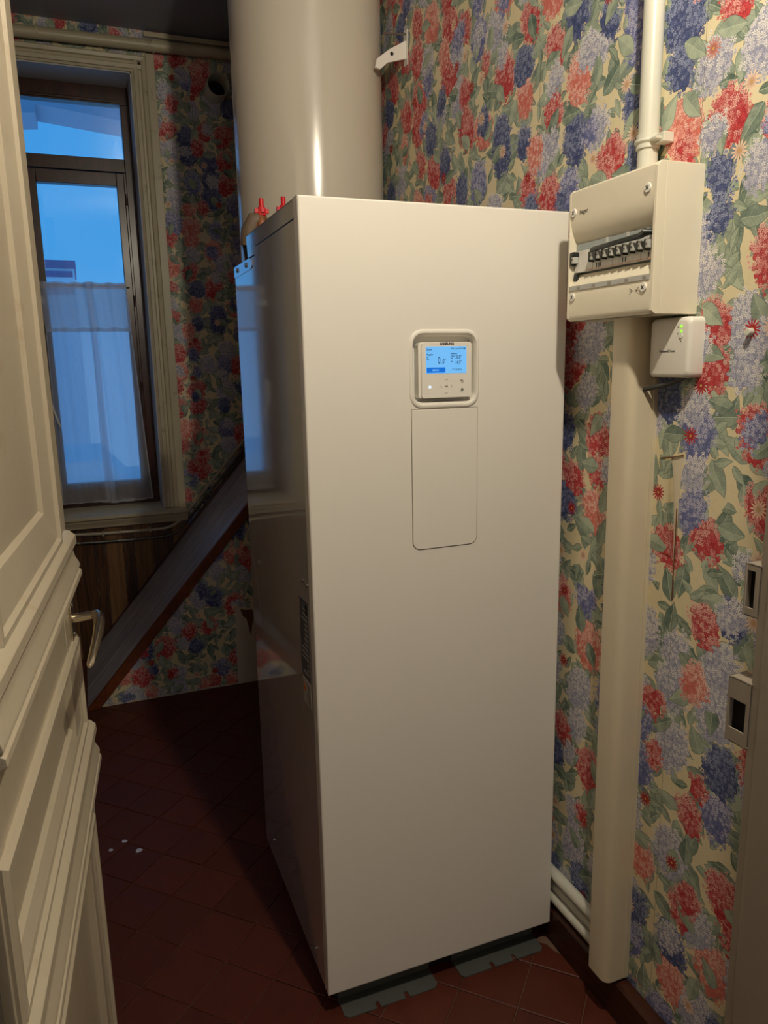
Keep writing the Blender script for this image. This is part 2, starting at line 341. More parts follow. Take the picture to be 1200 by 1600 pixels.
# ---------------------------------------------------------------- mesh helpers
ORG = {}
class MB:
    def __init__(s): s.v = []; s.f = []
    def add(s, vs, fs):
        k = len(s.v); s.v += [Vector(p) for p in vs]; s.f += [tuple(i + k for i in f) for f in fs]; return s
    def box(s, x0, x1, y0, y1, z0, z1):
        vs = [(x, y, z) for x in (x0, x1) for y in (y0, y1) for z in (z0, z1)]
        return s.add(vs, [(0, 1, 3, 2), (4, 6, 7, 5), (0, 4, 5, 1), (2, 3, 7, 6), (0, 2, 6, 4), (1, 5, 7, 3)])
    def prism(s, poly, fn, a, b):
        """poly: 2d outline; fn(u, v, t) -> 3d point; extruded from t=a to t=b"""
        n = len(poly)
        vs = [fn(u, v, a) for u, v in poly] + [fn(u, v, b) for u, v in poly]
        return s.add(vs, [tuple(range(n))[::-1], tuple(range(n, 2 * n))] + [(i, (i + 1) % n, n + (i + 1) % n, n + i) for i in range(n)])
    def loft(s, loops, cap0=True, cap1=True, closed=True):
        n = len(loops[0]); vs = [p for l in loops for p in l]; fs = []
        for j in range(len(loops) - 1):
            for i in range(n if closed else n - 1):
                a = j * n + i; b = j * n + (i + 1) % n; fs.append((a, b, b + n, a + n))
        if cap0: fs.append(tuple(range(n))[::-1])
        if cap1: fs.append(tuple(range((len(loops) - 1) * n, len(loops) * n)))
        return s.add(vs, fs)
    def cyl(s, p0, p1, r, seg=16, r1=None, caps=True):
        return s.tube([p0, p1], [r, r if r1 is None else r1], seg, caps)
    def tube(s, path, r, seg=10, caps=True):
        path = [Vector(p) for p in path]; rs = r if isinstance(r, (list, tuple)) else [r] * len(path)
        loops = []; nrm = None
        for i, p in enumerate(path):
            t = (path[min(i + 1, len(path) - 1)] - path[max(i - 1, 0)]).normalized()
            if nrm is None:
                nrm = t.orthogonal().normalized()
            else:
                nrm = (nrm - t * nrm.dot(t)).normalized()
            bn = t.cross(nrm)
            loops.append([p + (nrm * math.cos(a) + bn * math.sin(a)) * rs[i] for a in [2 * math.pi * k / seg for k in range(seg)]])
        return s.loft(loops, caps, caps)
    def build(s, name, mat, parent=None, smooth=False, bev=0, segs=2, uv=None, origin=None):
        if parent is not None: og = ORG[parent.name]
        elif origin is not None: og = Vector(origin)
        else:
            xs = [p.x for p in s.v]; ys = [p.y for p in s.v]; zs = [p.z for p in s.v]
            og = Vector(((min(xs) + max(xs)) / 2, (min(ys) + max(ys)) / 2, min(zs)))
        me = bpy.data.meshes.new(name); me.from_pydata([tuple(p - og) for p in s.v], [], s.f)
        bm = bmesh.new(); bm.from_mesh(me); bmesh.ops.recalc_face_normals(bm, faces=bm.faces); bm.to_mesh(me); bm.free()
        me.materials.append(MAT[mat] if isinstance(mat, str) else mat)
        if smooth:
            for p in me.polygons: p.use_smooth = True
            try: me.set_sharp_from_angle(angle=R_(38))
            except Exception: pass
        if uv:
            l = me.uv_layers.new(name='UVMap')
            for lp in me.loops:
                co = me.vertices[lp.vertex_index].co + og
                l.data[lp.index].uv = (co.y, co.z) if uv == 'yz' else (co.x + 0.7, co.z + 0.31)
        o = bpy.data.objects.new(name, me); COL.objects.link(o)
        if parent is not None: o.parent = parent
        else: o.location = og
        ORG[o.name] = og
        if bev:
            md = o.modifiers.new('bevel', 'BEVEL'); md.width = bev; md.segments = segs; md.limit_method = 'ANGLE'; md.angle_limit = R_(40)
            for p in me.polygons: p.use_smooth = True
            md.harden_normals = True
        return o
def thing(name, label, cat, loc, group=None):
    o = bpy.data.objects.new(name, None); COL.objects.link(o); o.location = loc; o.empty_display_size = 0.05
    ORG[o.name] = Vector(loc); o['label'] = label; o['category'] = cat
    if group: o['group'] = group
    return o
def tag(o, label, cat, group=None):
    o['label'] = label; o['category'] = cat
    if group: o['group'] = group
    return o
def struct(o, label=None, cat='structure'):
    o['kind'] = 'structure'
    if label: o['label'] = label; o['category'] = cat
    return o
def sroot(name, loc, label, cat):
    o = thing(name, label, cat, loc); o['kind'] = 'structure'; return o
def rrect(w, h, r, seg=6):
    """rounded rectangle outline centred on 0, counter-clockwise"""
    pts = []
    for cx, cy, a0 in ((w / 2 - r, h / 2 - r, 0), (-w / 2 + r, h / 2 - r, 90), (-w / 2 + r, -h / 2 + r, 180), (w / 2 - r, -h / 2 + r, 270)):
        for k in range(seg + 1):
            a = R_(a0 + 90 * k / seg); pts.append((cx + r * math.cos(a), cy + r * math.sin(a)))
    return pts
def XZ(cx, cz):           # faces -y ; (u, v, t) -> x, z, y
    return lambda u, v, t: (cx + u, t, cz + v)
def YZ(cy, cz):           # faces -x
    return lambda u, v, t: (t, cy + u, cz + v)
def text(name, s, size, pos, xd, ud, mat, parent, align='LEFT', bold=0.0, depth=0.0002, squash=1.0):
    cu = bpy.data.curves.new(name, 'FONT'); cu.body = s; cu.size = size; cu.align_x = align; cu.extrude = depth; cu.offset = bold; cu.resolution_u = 2
    o = bpy.data.objects.new(name, cu); COL.objects.link(o)
    bpy.context.view_layer.update()
    me = bpy.data.meshes.new_from_object(o.evaluated_get(bpy.context.evaluated_depsgraph_get()))
    bpy.data.objects.remove(o); bpy.data.curves.remove(cu)
    xd = Vector(xd); ud = Vector(ud); nd = xd.cross(ud); pos = Vector(pos) - ORG[parent.name]
    for v_ in me.vertices:
        c = v_.co.copy(); v_.co = pos + xd * c.x * squash + ud * c.y + nd * c.z
    me.materials.clear(); me.materials.append(MAT[mat])
    o = bpy.data.objects.new(name, me); COL.objects.link(o); o.parent = parent; ORG[o.name] = ORG[parent.name]
    return o
NX, NY = (1, 0, 0), (0, -1, 0)

# ---------------------------------------------------------------- room shell
fl = struct(MB().box(-1.6, 0.2, -4.2, 3.0, FL - 0.12, FL - 0.004).build('floor', 'grout', origin=(0, 0, FL)))
# diagonal terracotta tiles, each a piece of the floor (shared mesh)
TS = 0.2133 / math.sqrt(2)
def tile_mesh():
    b = bmesh.new(); h = TS / 2 - 0.0011; c = 0.0022
    vs = []
    for (z, k) in ((FL - 0.012, h), (FL - 0.0015, h), (FL, h - c)):
        vs.append([b.verts.new((x * k, y * k, z - FL)) for x, y in ((-1, -1), (1, -1), (1, 1), (-1, 1))])
    for j in range(2):
        for i in range(4): b.faces.new((vs[j][i], vs[j][(i + 1) % 4], vs[j + 1][(i + 1) % 4], vs[j + 1][i]))
    b.faces.new(vs[2])
    me = bpy.data.meshes.new('floor_tile'); b.to_mesh(me); b.free(); me.materials.append(MAT['tile']); return me
tm = tile_mesh(); cnt = 0
for i in range(-12, 26):
    for j in range(-8, 40):
        sm_ = -0.338 + 0.2133 * (i + 0.5); df_ = 0.045 + 0.2133 * (j + 0.5)
        x_ = (sm_ - df_) / 2; y_ = (sm_ + df_) / 2
        if -1.36 < x_ < 0.10 and -0.30 < y_ < 2.72 and not (y_ > 2.10 and x_ > -1.0):
            o = bpy.data.objects.new('floor_tile', tm); COL.objects.link(o); o.parent = fl
            o.location = (x_, y_, random.uniform(-0.0006, 0.0006)); o.rotation_euler = (random.uniform(-.004, .004), random.uniform(-.004, .004), R_(45) + random.uniform(-.006, .006)); cnt += 1
print('tiles', cnt)
struct(MB().box(WX, WX + 0.12, -0.85, BY + 0.4, FL - .1, CZ).build('wall_right', 'paper', uv='yz'))
struct(MB().box(-1.62, -1.5, -0.85, BY + 0.4, FL - .1, CZ).build('wall_left', 'paper', uv='yz'))
struct(MB().box(-1.62, WX + 0.12, -4.3, BY + 0.5, CZ, CZ + 0.1).build('ceiling', 'ceiling'))
# back wall with window opening x -1.29..-0.69, z .72..2.955
wb = MB()
WL, WR, WZ0, WZ1 = -1.29, -0.69, 0.74, 2.955
for a in ((-1.5, WL, FL - .1, CZ), (WR, WX, FL - .1, CZ), (WL, WR, FL - .1, WZ0), (WL, WR, WZ1, CZ)):
    wb.box(a[0], a[1], BY, BY + 0.36, a[2], a[3])
wall_back = struct(wb.build('wall_back', 'paper', uv='xz'))
# reveal lining, painted
rv = MB()
rv.box(WR - 0.006, WR, BY - 0.002, BY + 0.36, WZ0, WZ1).box(WL, WL + 0.006, BY - 0.002, BY + 0.36, WZ0, WZ1).box(WL, WR, BY - 0.002, BY + 0.36, WZ1 - 0.006, WZ1)
rv.build('reveal', 'reveal', wall_back)
# hallway shell behind the doorway
struct(MB().box(-2.6, -2.5, -4.2, -0.85, FL - .1, CZ).box(-2.5, -1.6, -4.2, -0.85, FL - .1, FL).box(-2.5, -1.62, -4.2, -0.85, CZ, CZ + .1).build('wall_hall_left', 'hall'))
struct(MB().box(0.75, 0.85, -4.2, -0.85, FL - .1, CZ).box(0.2, 0.75, -4.2, -0.85, FL - .1, FL).box(.155, 0.75, -4.2, -0.85, CZ, CZ + .1).build('wall_hall_right', 'hall'))
struct(MB().box(-2.6, 0.85, -4.3, -4.2, FL - .1, CZ).build('wall_hall_end', 'hall'))
struct(MB().box(-0.16, 0.85, -0.95, -0.80, FL - .1, CZ).box(-2.6, -1.25, -0.95, -0.80, FL - .1, CZ).build('wall_front', 'hall'))
# door frame
jr = MB()
jr.prism([(-0.22, -0.772), (-0.155, -0.772), (-0.155, -0.97), (-0.232, -0.97), (-0.232, -0.80), (-0.228, -0.792), (-0.22, -0.788)], lambda u, v, t: (u, v, t), FL, 2.95)
jamb = struct(jr.build('trim_1', 'jamb', bev=0.0025), 'grey-beige painted door jamb with black keeper slots', 'door jamb')
def keeper(z0, z1, y1, h0, h1, hy0, hy1):
    b = MB(); t = 0.0025; xf = -0.224
    # hollow keeper box: front (faces -x) split around its slot
    def q(y0, y1_, a, c): b.box(xf, xf + t, y0, y1_, a, c)
    q(-0.775, hy0, z0, z1); q(hy1, y1, z0, z1); q(hy0, hy1, z0, h0); q(hy0, hy1, h1, z1)
    b.box(xf, -0.19, y1, y1 + t, z0, z1); b.box(xf, -0.19, -0.775, y1 + t, z1 - t, z1); b.box(xf, -0.19, -0.775, y1 + t, z0, z0 + t)
    k = b.build('lock_keeper', 'jamb', jamb, bev=0.0008)
    MB().box(xf + 0.010, -0.191, -0.7715, y1 - 0.0005, z0 + t + .0005, z1 - t - .0005).build('slot_lining', 'dark', k)
keeper(0.982, 1.080, -0.739, 1.004, 1.048, -0.769, -0.741)
keeper(1.176, 1.250, -0.753, 1.188, 1.240, -0.768, -0.7545)
struct(MB().box(-1.25, -1.172, -0.97, -0.775, FL, 2.95).build('trim_2', paint('shaded_brown_jamb', lin(70, 64, 56), .5), bev=0.003), 'jamb coloured as the shaded gap at the hinge side of the open door', 'door jamb')  # darkness of the hinge gap is painted into this jamb's colour
struct(MB().box(0.005, WX, -0.80, 1.98, FL, 0.060).prism([(0.005, 0.060), (0.012, 0.068), (WX, 0.070), (WX, 0.060)], lambda u, v, t: (u, t, v), -0.80, 1.98).build('baseboard_right', 'base'), 'dark brown baseboard under the floral wallpaper', 'baseboard')

# ---------------------------------------------------------------- open door leaf
th = R_(5.3); dh = Vector((-1.167, -0.749, 0)); dd = Vector((math.sin(th), math.cos(th), 0)); dn = Vector((math.cos(th), -math.sin(th), 0))
def D(s, o, z): return dh + dd * s + dn * o + Vector((0, 0, z))
door = sroot('door_1', dh + Vector((0, 0, FL)), 'cream panelled wooden door standing open with a curved lever handle', 'door')
def dbox(b, s0, s1, o0, o1, z0, z1):
    vs = [D(s, o, z) for s in (s0, s1) for o in (o0, o1) for z in (z0, z1)]
    return b.add(vs, [(0, 1, 3, 2), (4, 6, 7, 5), (0, 4, 5, 1), (2, 3, 7, 6), (0, 2, 6, 4), (1, 5, 7, 3)])
WD = 0.73; ZT = 2.62; ZB = FL + 0.008
for s0, s1 in ((0.003, 0.05), (0.60, WD)): dbox(MB(), s0, s1, -0.038, 0, ZB, ZT).build('stile', 'door', door, bev=0.002)
for z0, z1 in ((ZB, 0.10), (0.68, 0.775), (0.85, 0.862), (1.04, 1.235), (2.50, ZT)): dbox(MB(), 0.05, 0.60, -0.037, -0.001, z0, z1).build('rail', 'door', door, bev=0.001)
for z0, z1 in ((0.10, 0.68), (0.775, 1.04), (1.235, 2.50)): dbox(MB(), 0.048, 0.602, -0.028, -0.013, z0, z1).build('panel', 'door', door)
def hmould(name, prof, s0, s1):   # prof list of (o, z)
    n = len(prof)
    b = MB().prism(prof, lambda u, v, t: D(t, u, v), s0, s1); return b.build(name, 'door', door, bev=0.0012)
def band(zt):
    return [(-0.001, zt), (0.008, zt - .001), (0.018, zt - .010), (0.019, zt - .024), (0.012, zt - .028), (0.011, zt - .036), (0.014, zt - .050), (0.020, zt - .062), (0.021, zt - .068), (0.015, zt - .071), (0.022, zt - .075), (0.023, zt - .084), (0.014, zt - .088), (0.008, zt - .095), (-0.001, zt - .097)]
hmould('moulding_band', band(1.240), 0.0, 0.712)
hmould('moulding_band', band(0.862), 0.0, 0.724)
def frame_mould(s0, s1, z0, z1, w, bottom=True, top=True):
    pr = [(-.013, 0), (0.004, 0.0), (0.009, 0.006), (0.009, 0.014), (0.003, 0.018), (0.002, 0.026), (-0.006, w - .006), (-0.013, w)]
    # four mitred sides, loops follow inward offset k
    loops = []
    for (o, k) in pr:
        loops.append([D(s0 + k, o, z0 + k), D(s1 - k, o, z0 + k), D(s1 - k, o, z1 - k), D(s0 + k, o, z1 - k)])
    MB().loft(loops, False, False).build('panel_moulding', 'door', door, bev=0)
frame_mould(0.10, 0.618, 1.232, 2.52, 0.075)
frame_mould(0.006, 0.700, 0.858, 1.046, 0.050)
frame_mould(0.012, 0.665, 0.085, 0.702, 0.050)
# handle
hr = MB(); dbox(hr, 0.655, 0.70, 0.0, 0.004, 1.045, 1.115)
hd = hr.build('handle_plate', 'chrome', door, bev=0.0015)
path = []; rad = []
for s_, o_2, z_, r_ in ((0.675, 0.003, 1.083, .0085), (0.675, 0.022, 1.084, .0085), (0.674, 0.038, 1.086, .0085), (0.668, 0.045, 1.088, .0092), (0.655, 0.050, 1.088, .0098), (0.63, 0.0525, 1.085, .0098), (0.60, 0.0525, 1.079, .0090), (0.565, 0.0505, 1.071, .0080), (0.535, 0.048, 1.063, .0072), (0.505, 0.045, 1.056, .006), (0.498, 0.0445, 1.055, .0025)):
    path.append(D(s_, o_2, z_)); rad.append(r_)
MB().tube(path, rad, 14).build('lever', 'chrome', hd, smooth=True)
for z_ in (1.053, 1.107): MB().cyl(D(0.677, 0.004, z_), D(0.677, 0.0055, z_), 0.004, 10).build('screw', 'steel', hd, smooth=True)

# ---------------------------------------------------------------- window
win = sroot('window_1', (-0.99, 2.95, WZ0), 'brown wooden window with a transom pane above one tall sash', 'window')
FY0, FY1 = 2.945, 3.0
def wb_(name, x0, x1, z0, z1, y0=FY0, y1=FY1, mat='frame', bev=0.003, par=win):
    return MB().box(x0, x1, y0, y1, z0, z1).build(name, mat, par, bev=bev)
wb_('frame_head', WL + .006, WR - .006, 2.865, WZ1 - .006, FY0 - .01)
wb_('frame_jamb', WR - 0.05, WR - .006, WZ0, 2.865, FY0 - .01); wb_('frame_jamb', WL + .006, WL + 0.045, WZ0, 2.865, FY0 - .01)
wb_('transom_bar', WL + .045, WR - .05, 2.535, 2.60, FY0 - .012)
wb_('frame_sill', WL + .045, WR - .05, WZ0, 0.80)
wb_('transom_pane', WL + .045, WR - .05, 2.60, 2.865, 2.968, 2.972, 'glass', 0)
wb_('head_fillet', WL + .045, WR - .05, 2.872, 2.885, FY0 - .016, FY0 - .01)
sash = wb_('sash_stile', -0.788, WR - .052, 0.80, 2.533, FY0 - .002, FY1)
wb_('sash_stile', WL + .047, -1.178, 0.80, 2.533, FY0 - .002, FY1)
wb_('sash_rail', -1.178, -0.788, 2.468, 2.533, FY0 - .002, FY1); wb_('sash_rail', -1.178, -0.788, 0.80, 0.90, FY0 - .002, FY1)
wb_('sash_pane', -1.178, -0.788, 0.90, 2.468, 2.970, 2.974, 'glass', 0)
wb_('cover_strip', WR - .062, WR - .048, 0.80, 2.533, FY0 - .014, FY0 - .002)
for z_ in (2.40, 1.88, 1.42, 0.93):
    MB().cyl((WR - .055, FY0 - .020, z_ - .028), (WR - .055, FY0 - .020, z_ + .028), 0.006, 10).build('hinge', 'frame', win, smooth=True)
# espagnolette lever at the closing stile
wh = MB().box(-1.232, -1.214, FY0 - .014, FY0 - .002, 1.34, 1.44).build('window_bolt', 'casing', win, bev=0.002)
MB().tube([(-1.223, 2.93, 1.42), (-1.222, 2.905, 1.41), (-1.215, 2.89, 1.35), (-1.19, 2.885, 1.25), (-1.18, 2.885, 1.22)], [.008, .008, .007, .006, .005], 10).build('bolt_lever', 'white', wh, smooth=True)
MB().box(-1.238, -1.195, FY0 - .03, FY0 - .002, 1.86, 1.90).build('rod_guide', 'white', win, bev=0.006)
# casing on the room side
def casing(name, x0, x1, z0, z1, y0, label=None, bev=0.003):
    return MB().box(x0, x1, y0, BY, z0, z1).build(name, 'casing', cas, bev=bev)
cas = sroot('trim_3', (-0.62, BY, 0.77), 'cream moulded casing around the window', 'window casing')
def vprof(x0, sgn, pts, z0, z1): MB().prism([(x0 + sgn * a, BY - b) for a, b in pts], lambda u, v, t: (u, v, t), z0, z1).build('side_moulding', 'casing', cas, bev=0.001)
pts = [(0, 0), (0, .010), (.010, .014), (.012, .020), (.030, .022), (.034, .014), (.046, .014), (.050, .024), (.066, .028), (.072, .024), (.072, 0)]
vprof(WR, 1, pts, 0.77, 3.03); vprof(WL, -1, pts, 0.77, 3.03)
MB().prism([(WZ1 + a, BY - b) for a, b in pts], lambda u, v, t: (t, v, u), WL - .07, WR + .07).build('head_moulding', 'casing', cas, bev=0.001)
MB().box(WR + .073, WR + .113, BY - .014, BY, 0.75, 3.045).build('flat_strip', 'casing', cas, bev=0.002)
MB().box(WL - .113, WL - .073, BY - .014, BY, 0.75, 3.045).build('flat_strip', 'casing', cas, bev=0.002)
# sill board
sp = [(2.94, .742), (2.94, .768), (2.668, .764), (2.652, .756), (2.652, .744), (2.664, .736), (2.668, .722), (2.680, .712), (2.684, .694), (2.70, .688), (BY, .688), (BY, .738)]
struct(MB().prism(sp, lambda u, v, t: (t, u, v), -1.44, -0.575).build('trim_4', 'casing', bev=0.0015), 'cream moulded window sill with worn edge', 'window sill')
# cafe curtain
cur = thing('cafe_curtain', 'sheer white half curtain hanging over the lower window sash', 'curtain', (-0.98, 2.905, 0.79))
def cloth(name, mat, z0, z1, x0, x1, xb0, xb1, ph=0.0, amp=.009, yb=2.905, nz=30, nx=90, hem=0.0):
    b = MB(); vs = []; fs = []
    for j in range(nz + 1):
        v_ = j / nz; z = z0 + (z1 - z0) * v_
        for i in range(nx + 1):
            u = i / nx; x = (xb0 + (xb1 - xb0) * u) * (1 - v_) + (x0 + (x1 - x0) * u) * v_
            A = amp * (0.55 + 0.45 * v_)
            y = yb + A * math.sin(u * 21 + 1.3 * math.sin(u * 7) + ph) + .004 * math.sin(u * 47 + z * 2)
            fold = math.exp(-((u - 0.56) / 0.035) ** 2); y -= .022 * fold; x += .010 * fold * math.sin((u - .56) * 60)
            zz = z + (hem * math.sin(u * 6.0 + .6) if j == 0 else 0) + (.002 * math.sin(u * 34) if (j == nz and hem == 0) else 0)
            vs.append((x, y, zz))
    for j in range(nz):
        for i in range(nx): a = j * (nx + 1) + i; fs.append((a, a + 1, a + nx + 2, a + nx + 1))
    return b.add(vs, fs).build(name, mat, cur, smooth=True)
cloth('lower_panel', 'sheer', 0.795, 1.722, -1.205, -0.778, -1.21, -0.735, hem=.006)
cloth('header_band', 'sheer2', 1.735, 1.965, -1.222, -0.785, -1.205, -0.776, nz=10)
cloth('seam', 'hem', 1.718, 1.738, -1.205, -0.776, -1.205, -0.777, nz=2, yb=2.904)
cloth('bottom_hem', 'hem', 0.792, 0.802, -1.21, -0.735, -1.21, -0.7345, nz=2, yb=2.904, hem=.006)
cloth('rod_pocket', 'sheer2', 1.938, 1.972, -1.222, -0.785, -1.221, -0.784, nz=3, yb=2.902)
# overlapped fold
b = MB(); vs = []; fs = []
for j in range(31):
    z = 0.80 + 1.155 * j / 30; k = j / 30
    for i in range(9): vs.append((-0.985 + .045 * (i / 8) - .02 * k * (i / 8) + .002 * math.sin(z * 9), 2.889 + .004 * math.sin(i / 8 * 3.14), z))
for j in range(30):
    for i in range(8): a = j * 9 + i; fs.append((a, a + 1, a + 10, a + 9))
b.add(vs, fs).build('overlap_fold', 'sheer', cur, smooth=True)
for x0, x1 in ((-1.21, -1.205), (-0.740, -0.735)):
    b = MB(); k = 0.006
    tx0 = -1.205 if x0 < -1 else -0.778; 
    b.add([(x0, 2.900, .80), (x0 + k, 2.900, .80), (tx0 + (k if x0 < -1 else 0), 2.900, 1.722), (tx0 - (0 if x0 < -1 else k), 2.900, 1.722)], [(0, 1, 2, 3)]).build('side_hem', 'hem', cur)
MB().cyl((-1.235, 2.915, 1.955), (-0.765, 2.915, 1.955), 0.004, 8).build('curtain_rod', 'white', cur, smooth=True)

# ---------------------------------------------------------------- panelling below the window, slope boxing
xs_ = [-1.5, -1.40, -1.30, -1.18, -1.066, -1.016, -0.925, -0.866, -0.769, -0.66, -0.575]
mats = ['plankA', 'plankB', 'plankA', 'plankB', 'plankB', 'plankA', 'plankB', 'plankA', 'plankB', 'plankA']
for a, c, mt in zip(xs_[:-1], xs_[1:], mats):
    MB().box(a + .0012, c - .0012, BY - 0.014, BY, FL, 0.688).build('plank', mt, wall_back, bev=0.0025)
slope = 1.14; X0 = -1.166
def sz(x): return FL + slope * (x - X0)
box = thing('sloping_stair_boxing', 'sloping boxed-in stair with grey board top and wallpapered side', 'stair boxing', (-0.6, 2.04, FL))
XE = WX - .001
rb = [(X0 + .02, FL + .004), (-1.10, FL + .020), (-1.06, FL + .006), (-1.02, FL + .014), (-1.0, FL + .004), (-.93, FL + .012), (-.925, FL + .003), (-.88, FL + .006), (-.80, FL + .013), (-.79, FL + .004), (-.70, FL + .008), (-.66, FL + .003), (-.6, FL + .012), (-.5, FL + .006), (-.40, FL + .010), (XE, FL + .008)]
side = MB().prism(rb + [(XE, sz(XE) - .05), (X0 + .09, sz(X0 + .09) - .05)], lambda u, v, t: (u, t, v), WY + .002, WY + .004).build('papered_side', 'paper', box, uv='xz')
MB().prism([(X0 + .02, FL), (XE, FL), (XE, sz(XE) - .05), (X0 + .05, FL + .012)], lambda u, v, t: (u, t, v), WY + .0045, WY + .03).build('plaster_side', 'plaster', box)
nrm_ = Vector((-slope, 0, 1)).normalized(); th_ = 0.02
for k, (y0, y1) in enumerate(((WY + .012, WY + .236), (WY + .239, WY + .452), (WY + .455, BY - .015))):
    MB().prism([(X0 + .002, FL + .001), (XE, sz(XE)), (XE, sz(XE) - .028), (X0 + .026, FL + .001)], lambda u, v, t: (u, t, v), y0, y1).build('slope_board', 'slope', box, bev=0.0015)
MB().prism([(X0 - .002, FL), (XE, sz(XE) + .003), (XE, sz(XE) - .066), (X0 + .056, FL)], lambda u, v, t: (u, t, v), WY - .012, WY + .011).build('edge_trim', 'edge', box, bev=0.002)
MB().prism([(X0 + .03, FL + .036), (XE, sz(XE) + .036), (XE, sz(XE) + .001), (X0 + .03, FL + .03)], lambda u, v, t: (u, t, v), BY - .034, BY - .016).build('wall_batten', 'frame', box, bev=0.002)
tp = [(-.462, FL + .001), (-.452, .372), (-.43, .362), (-.405, .357), (-.38, .352), (-.352, .346), (-.33, .3), (-.32, FL + .001)]
MB().prism(tp, lambda u, v, t: (u, t, v), WY + .0005, WY + .0018).build('bare_plaster_patch', 'plaster', box)
MB().prism([(-.43, .352), (-.398, .345), (-.37, .343), (-.366, .30), (-.376, .26), (-.384, .205), (-.392, .25), (-.402, .300), (-.418, .315)], lambda u, v, t: (u, t, v), WY - .0004, WY + .0004).build('stain', 'stain', box)
# cables along sill and slope
def cable(dz, mat, label, r, y):
    pts = [(-1.46, y, .665 + dz), (-1.2, y, .667 + dz), (-1.05, y, .660 + dz), (-0.9, y, .657 + dz), (-0.75, y, .655 + dz), (-0.70, y, .657 + dz), (-0.655, y, .668 + dz), (-0.62, y, .690 + dz), (-.586, y, .724 + dz), (-.5, y, .820 + dz), (-.233, y, 1.122 + dz), (WX - .004, y, 1.122 + dz + .300)]
    c = MB().tube(pts, r, 8).build('electric_cable', mat, smooth=True, origin=(-.6, y, .66)); tag(c, label, 'cable'); return c
c1 = cable(0.0, 'cable', 'cream-painted cable running just under the window sill and up the slope, upper of two', .0085, BY - .026)
c2 = cable(-0.046, 'cable2', 'dark patchy cable below the sill cable, lower of two', .008, BY - .026)
for x_ in (-1.02, -0.78): MB().box(x_ - .006, x_ + .006, BY - .038, BY - .015, .645, .672).build('cable_clip', 'cable', c1, bev=.002)
MB().box(-.712, -.70, BY - .040, BY - .015, .588, .628).build('cable_clip', 'cable2', c2, bev=.002)
# pipe near the ceiling
hp = thing('ceiling_pipe', 'thick cream pipe running along the back wall below the ceiling', 'pipe', (-.7, 2.68, 3.07))
MB().cyl((-1.49, 2.680, 3.060), (WX, 2.680, 3.080), 0.027, 20).build('pipe_run', 'casing', hp, smooth=True)
for x_ in (-.58, -1.1): MB().cyl((x_ - .005, 2.680, 3.072), (x_ + .005, 2.680, 3.072), 0.031, 20).box(x_ - .005, x_ + .005, 2.70, BY, 3.062, 3.082).build('pipe_clip', 'casing', hp, smooth=True)
hc = MB().box(-.62, WX, 2.694, BY, 3.118, 3.140).build('cable_duct', 'casing', bev=.003); tag(hc, 'slim cream duct between the ceiling and the thick pipe', 'cable duct')
# vent collar
vc = thing('vent_collar', 'white round pipe stub with dark opening on the back wall', 'vent pipe', (-.25, BY, 2.86))
ring = []
for r_, y_ in ((.056, BY), (.056, 2.60), (.054, 2.595), (.051, 2.60), (.051, BY - .002)):
    ring.append([(-.285 + r_ * math.cos(a), y_, 2.905 + r_ * math.sin(a)) for a in [2 * math.pi * k / 28 for k in range(28)]])
MB().loft(ring, False, False).build('collar', 'conduit', vc, smooth=True)
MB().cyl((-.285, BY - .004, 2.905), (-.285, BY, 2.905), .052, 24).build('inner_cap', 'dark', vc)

# ---------------------------------------------------------------- water heater tank
TX, TY, TR = -0.244, 1.192, 0.254
tank = thing('water_heater', 'tall white cylindrical water tank on the wall behind the cabinet', 'water heater', (TX, TY, 1.45))
prof = [(0.03, 1.45), (.12, 1.455), (.19, 1.475), (.235, 1.51), (TR - .002, 1.56), (TR, 1.60)]
prof += [(TR, z) for z in (2.0, 2.4, 2.8, 2.95)] + [(.235, 3.02), (.18, 3.06), (.08, 3.075), (.02, 3.078)]
SG = 96
MB().loft([[(TX + r_ * math.cos(2 * math.pi * k / SG), TY + r_ * math.sin(2 * math.pi * k / SG), z_) for k in range(SG)] for r_, z_ in prof]).build('tank_body', 'tank', tank, smooth=True)
br = MB()
br.box(WX - .004, WX - .0005, .965, .995, 2.480, 2.585)
br.prism([(WX - .002, 2.555), (-.030, 2.520), (-.072, 2.488), (-.078, 2.462), (-.060, 2.458), (-.035, 2.480), (WX - .002, 2.500)], lambda u, v, t: (u, t, v), .975, .987)
bk = br.build('wall_bracket', 'white', tank, bev=.003)
MB().cyl((-.020, .9752, 2.508), (-.020, .9735, 2.508), .006, 12).build('bracket_hole', 'dark', bk)
MB().cyl((WX - .003, .978, 2.573), (-.048, .978, 2.566), .0035, 8).build('mounting_bolt', 'steel', bk)

# ---------------------------------------------------------------- heat pump cabinet
W_, DP, ZB_, ZT_ = 0.628, 0.669, 0.030, 1.850
hpc = thing('heat_pump_cabinet', 'tall white heat pump cabinet with small lit control screen', 'heat pump', (-0.314, 0.33, FL))
# front panel with a rounded opening for the controls
cx, ccz = -0.312, 1.511
rec = rrect(.146, .140, .020)      # recess opening
def loop(pts, y, dx=cx, dz=ccz): return [(dx + u, y, dz + v) for u, v in pts]
outer = [(-W_, ZB_), (0, ZB_), (0, ZT_), (-W_, ZT_)]
c_ = 0.004
fb = MB()
o1 = [(-W_ + c_, ZB_ + c_), (-c_, ZB_ + c_), (-c_, ZT_ - c_), (-W_ + c_, ZT_ - c_)]
o_mid = [(-W_ + .0012, ZB_ + .0012), (-.0012, ZB_ + .0012), (-.0012, ZT_ - .0012), (-W_ + .0012, ZT_ - .0012)]
ring_o = rrect(.168, .168, .030)
hole = [(cx + u, ccz + v) for u, v in ring_o]
polys = [[Vector((a, b, 0)) for a, b in o1], [Vector((a, b, 0)) for a, b in hole[::-1]]]
flat = [p for pl in polys for p in pl]
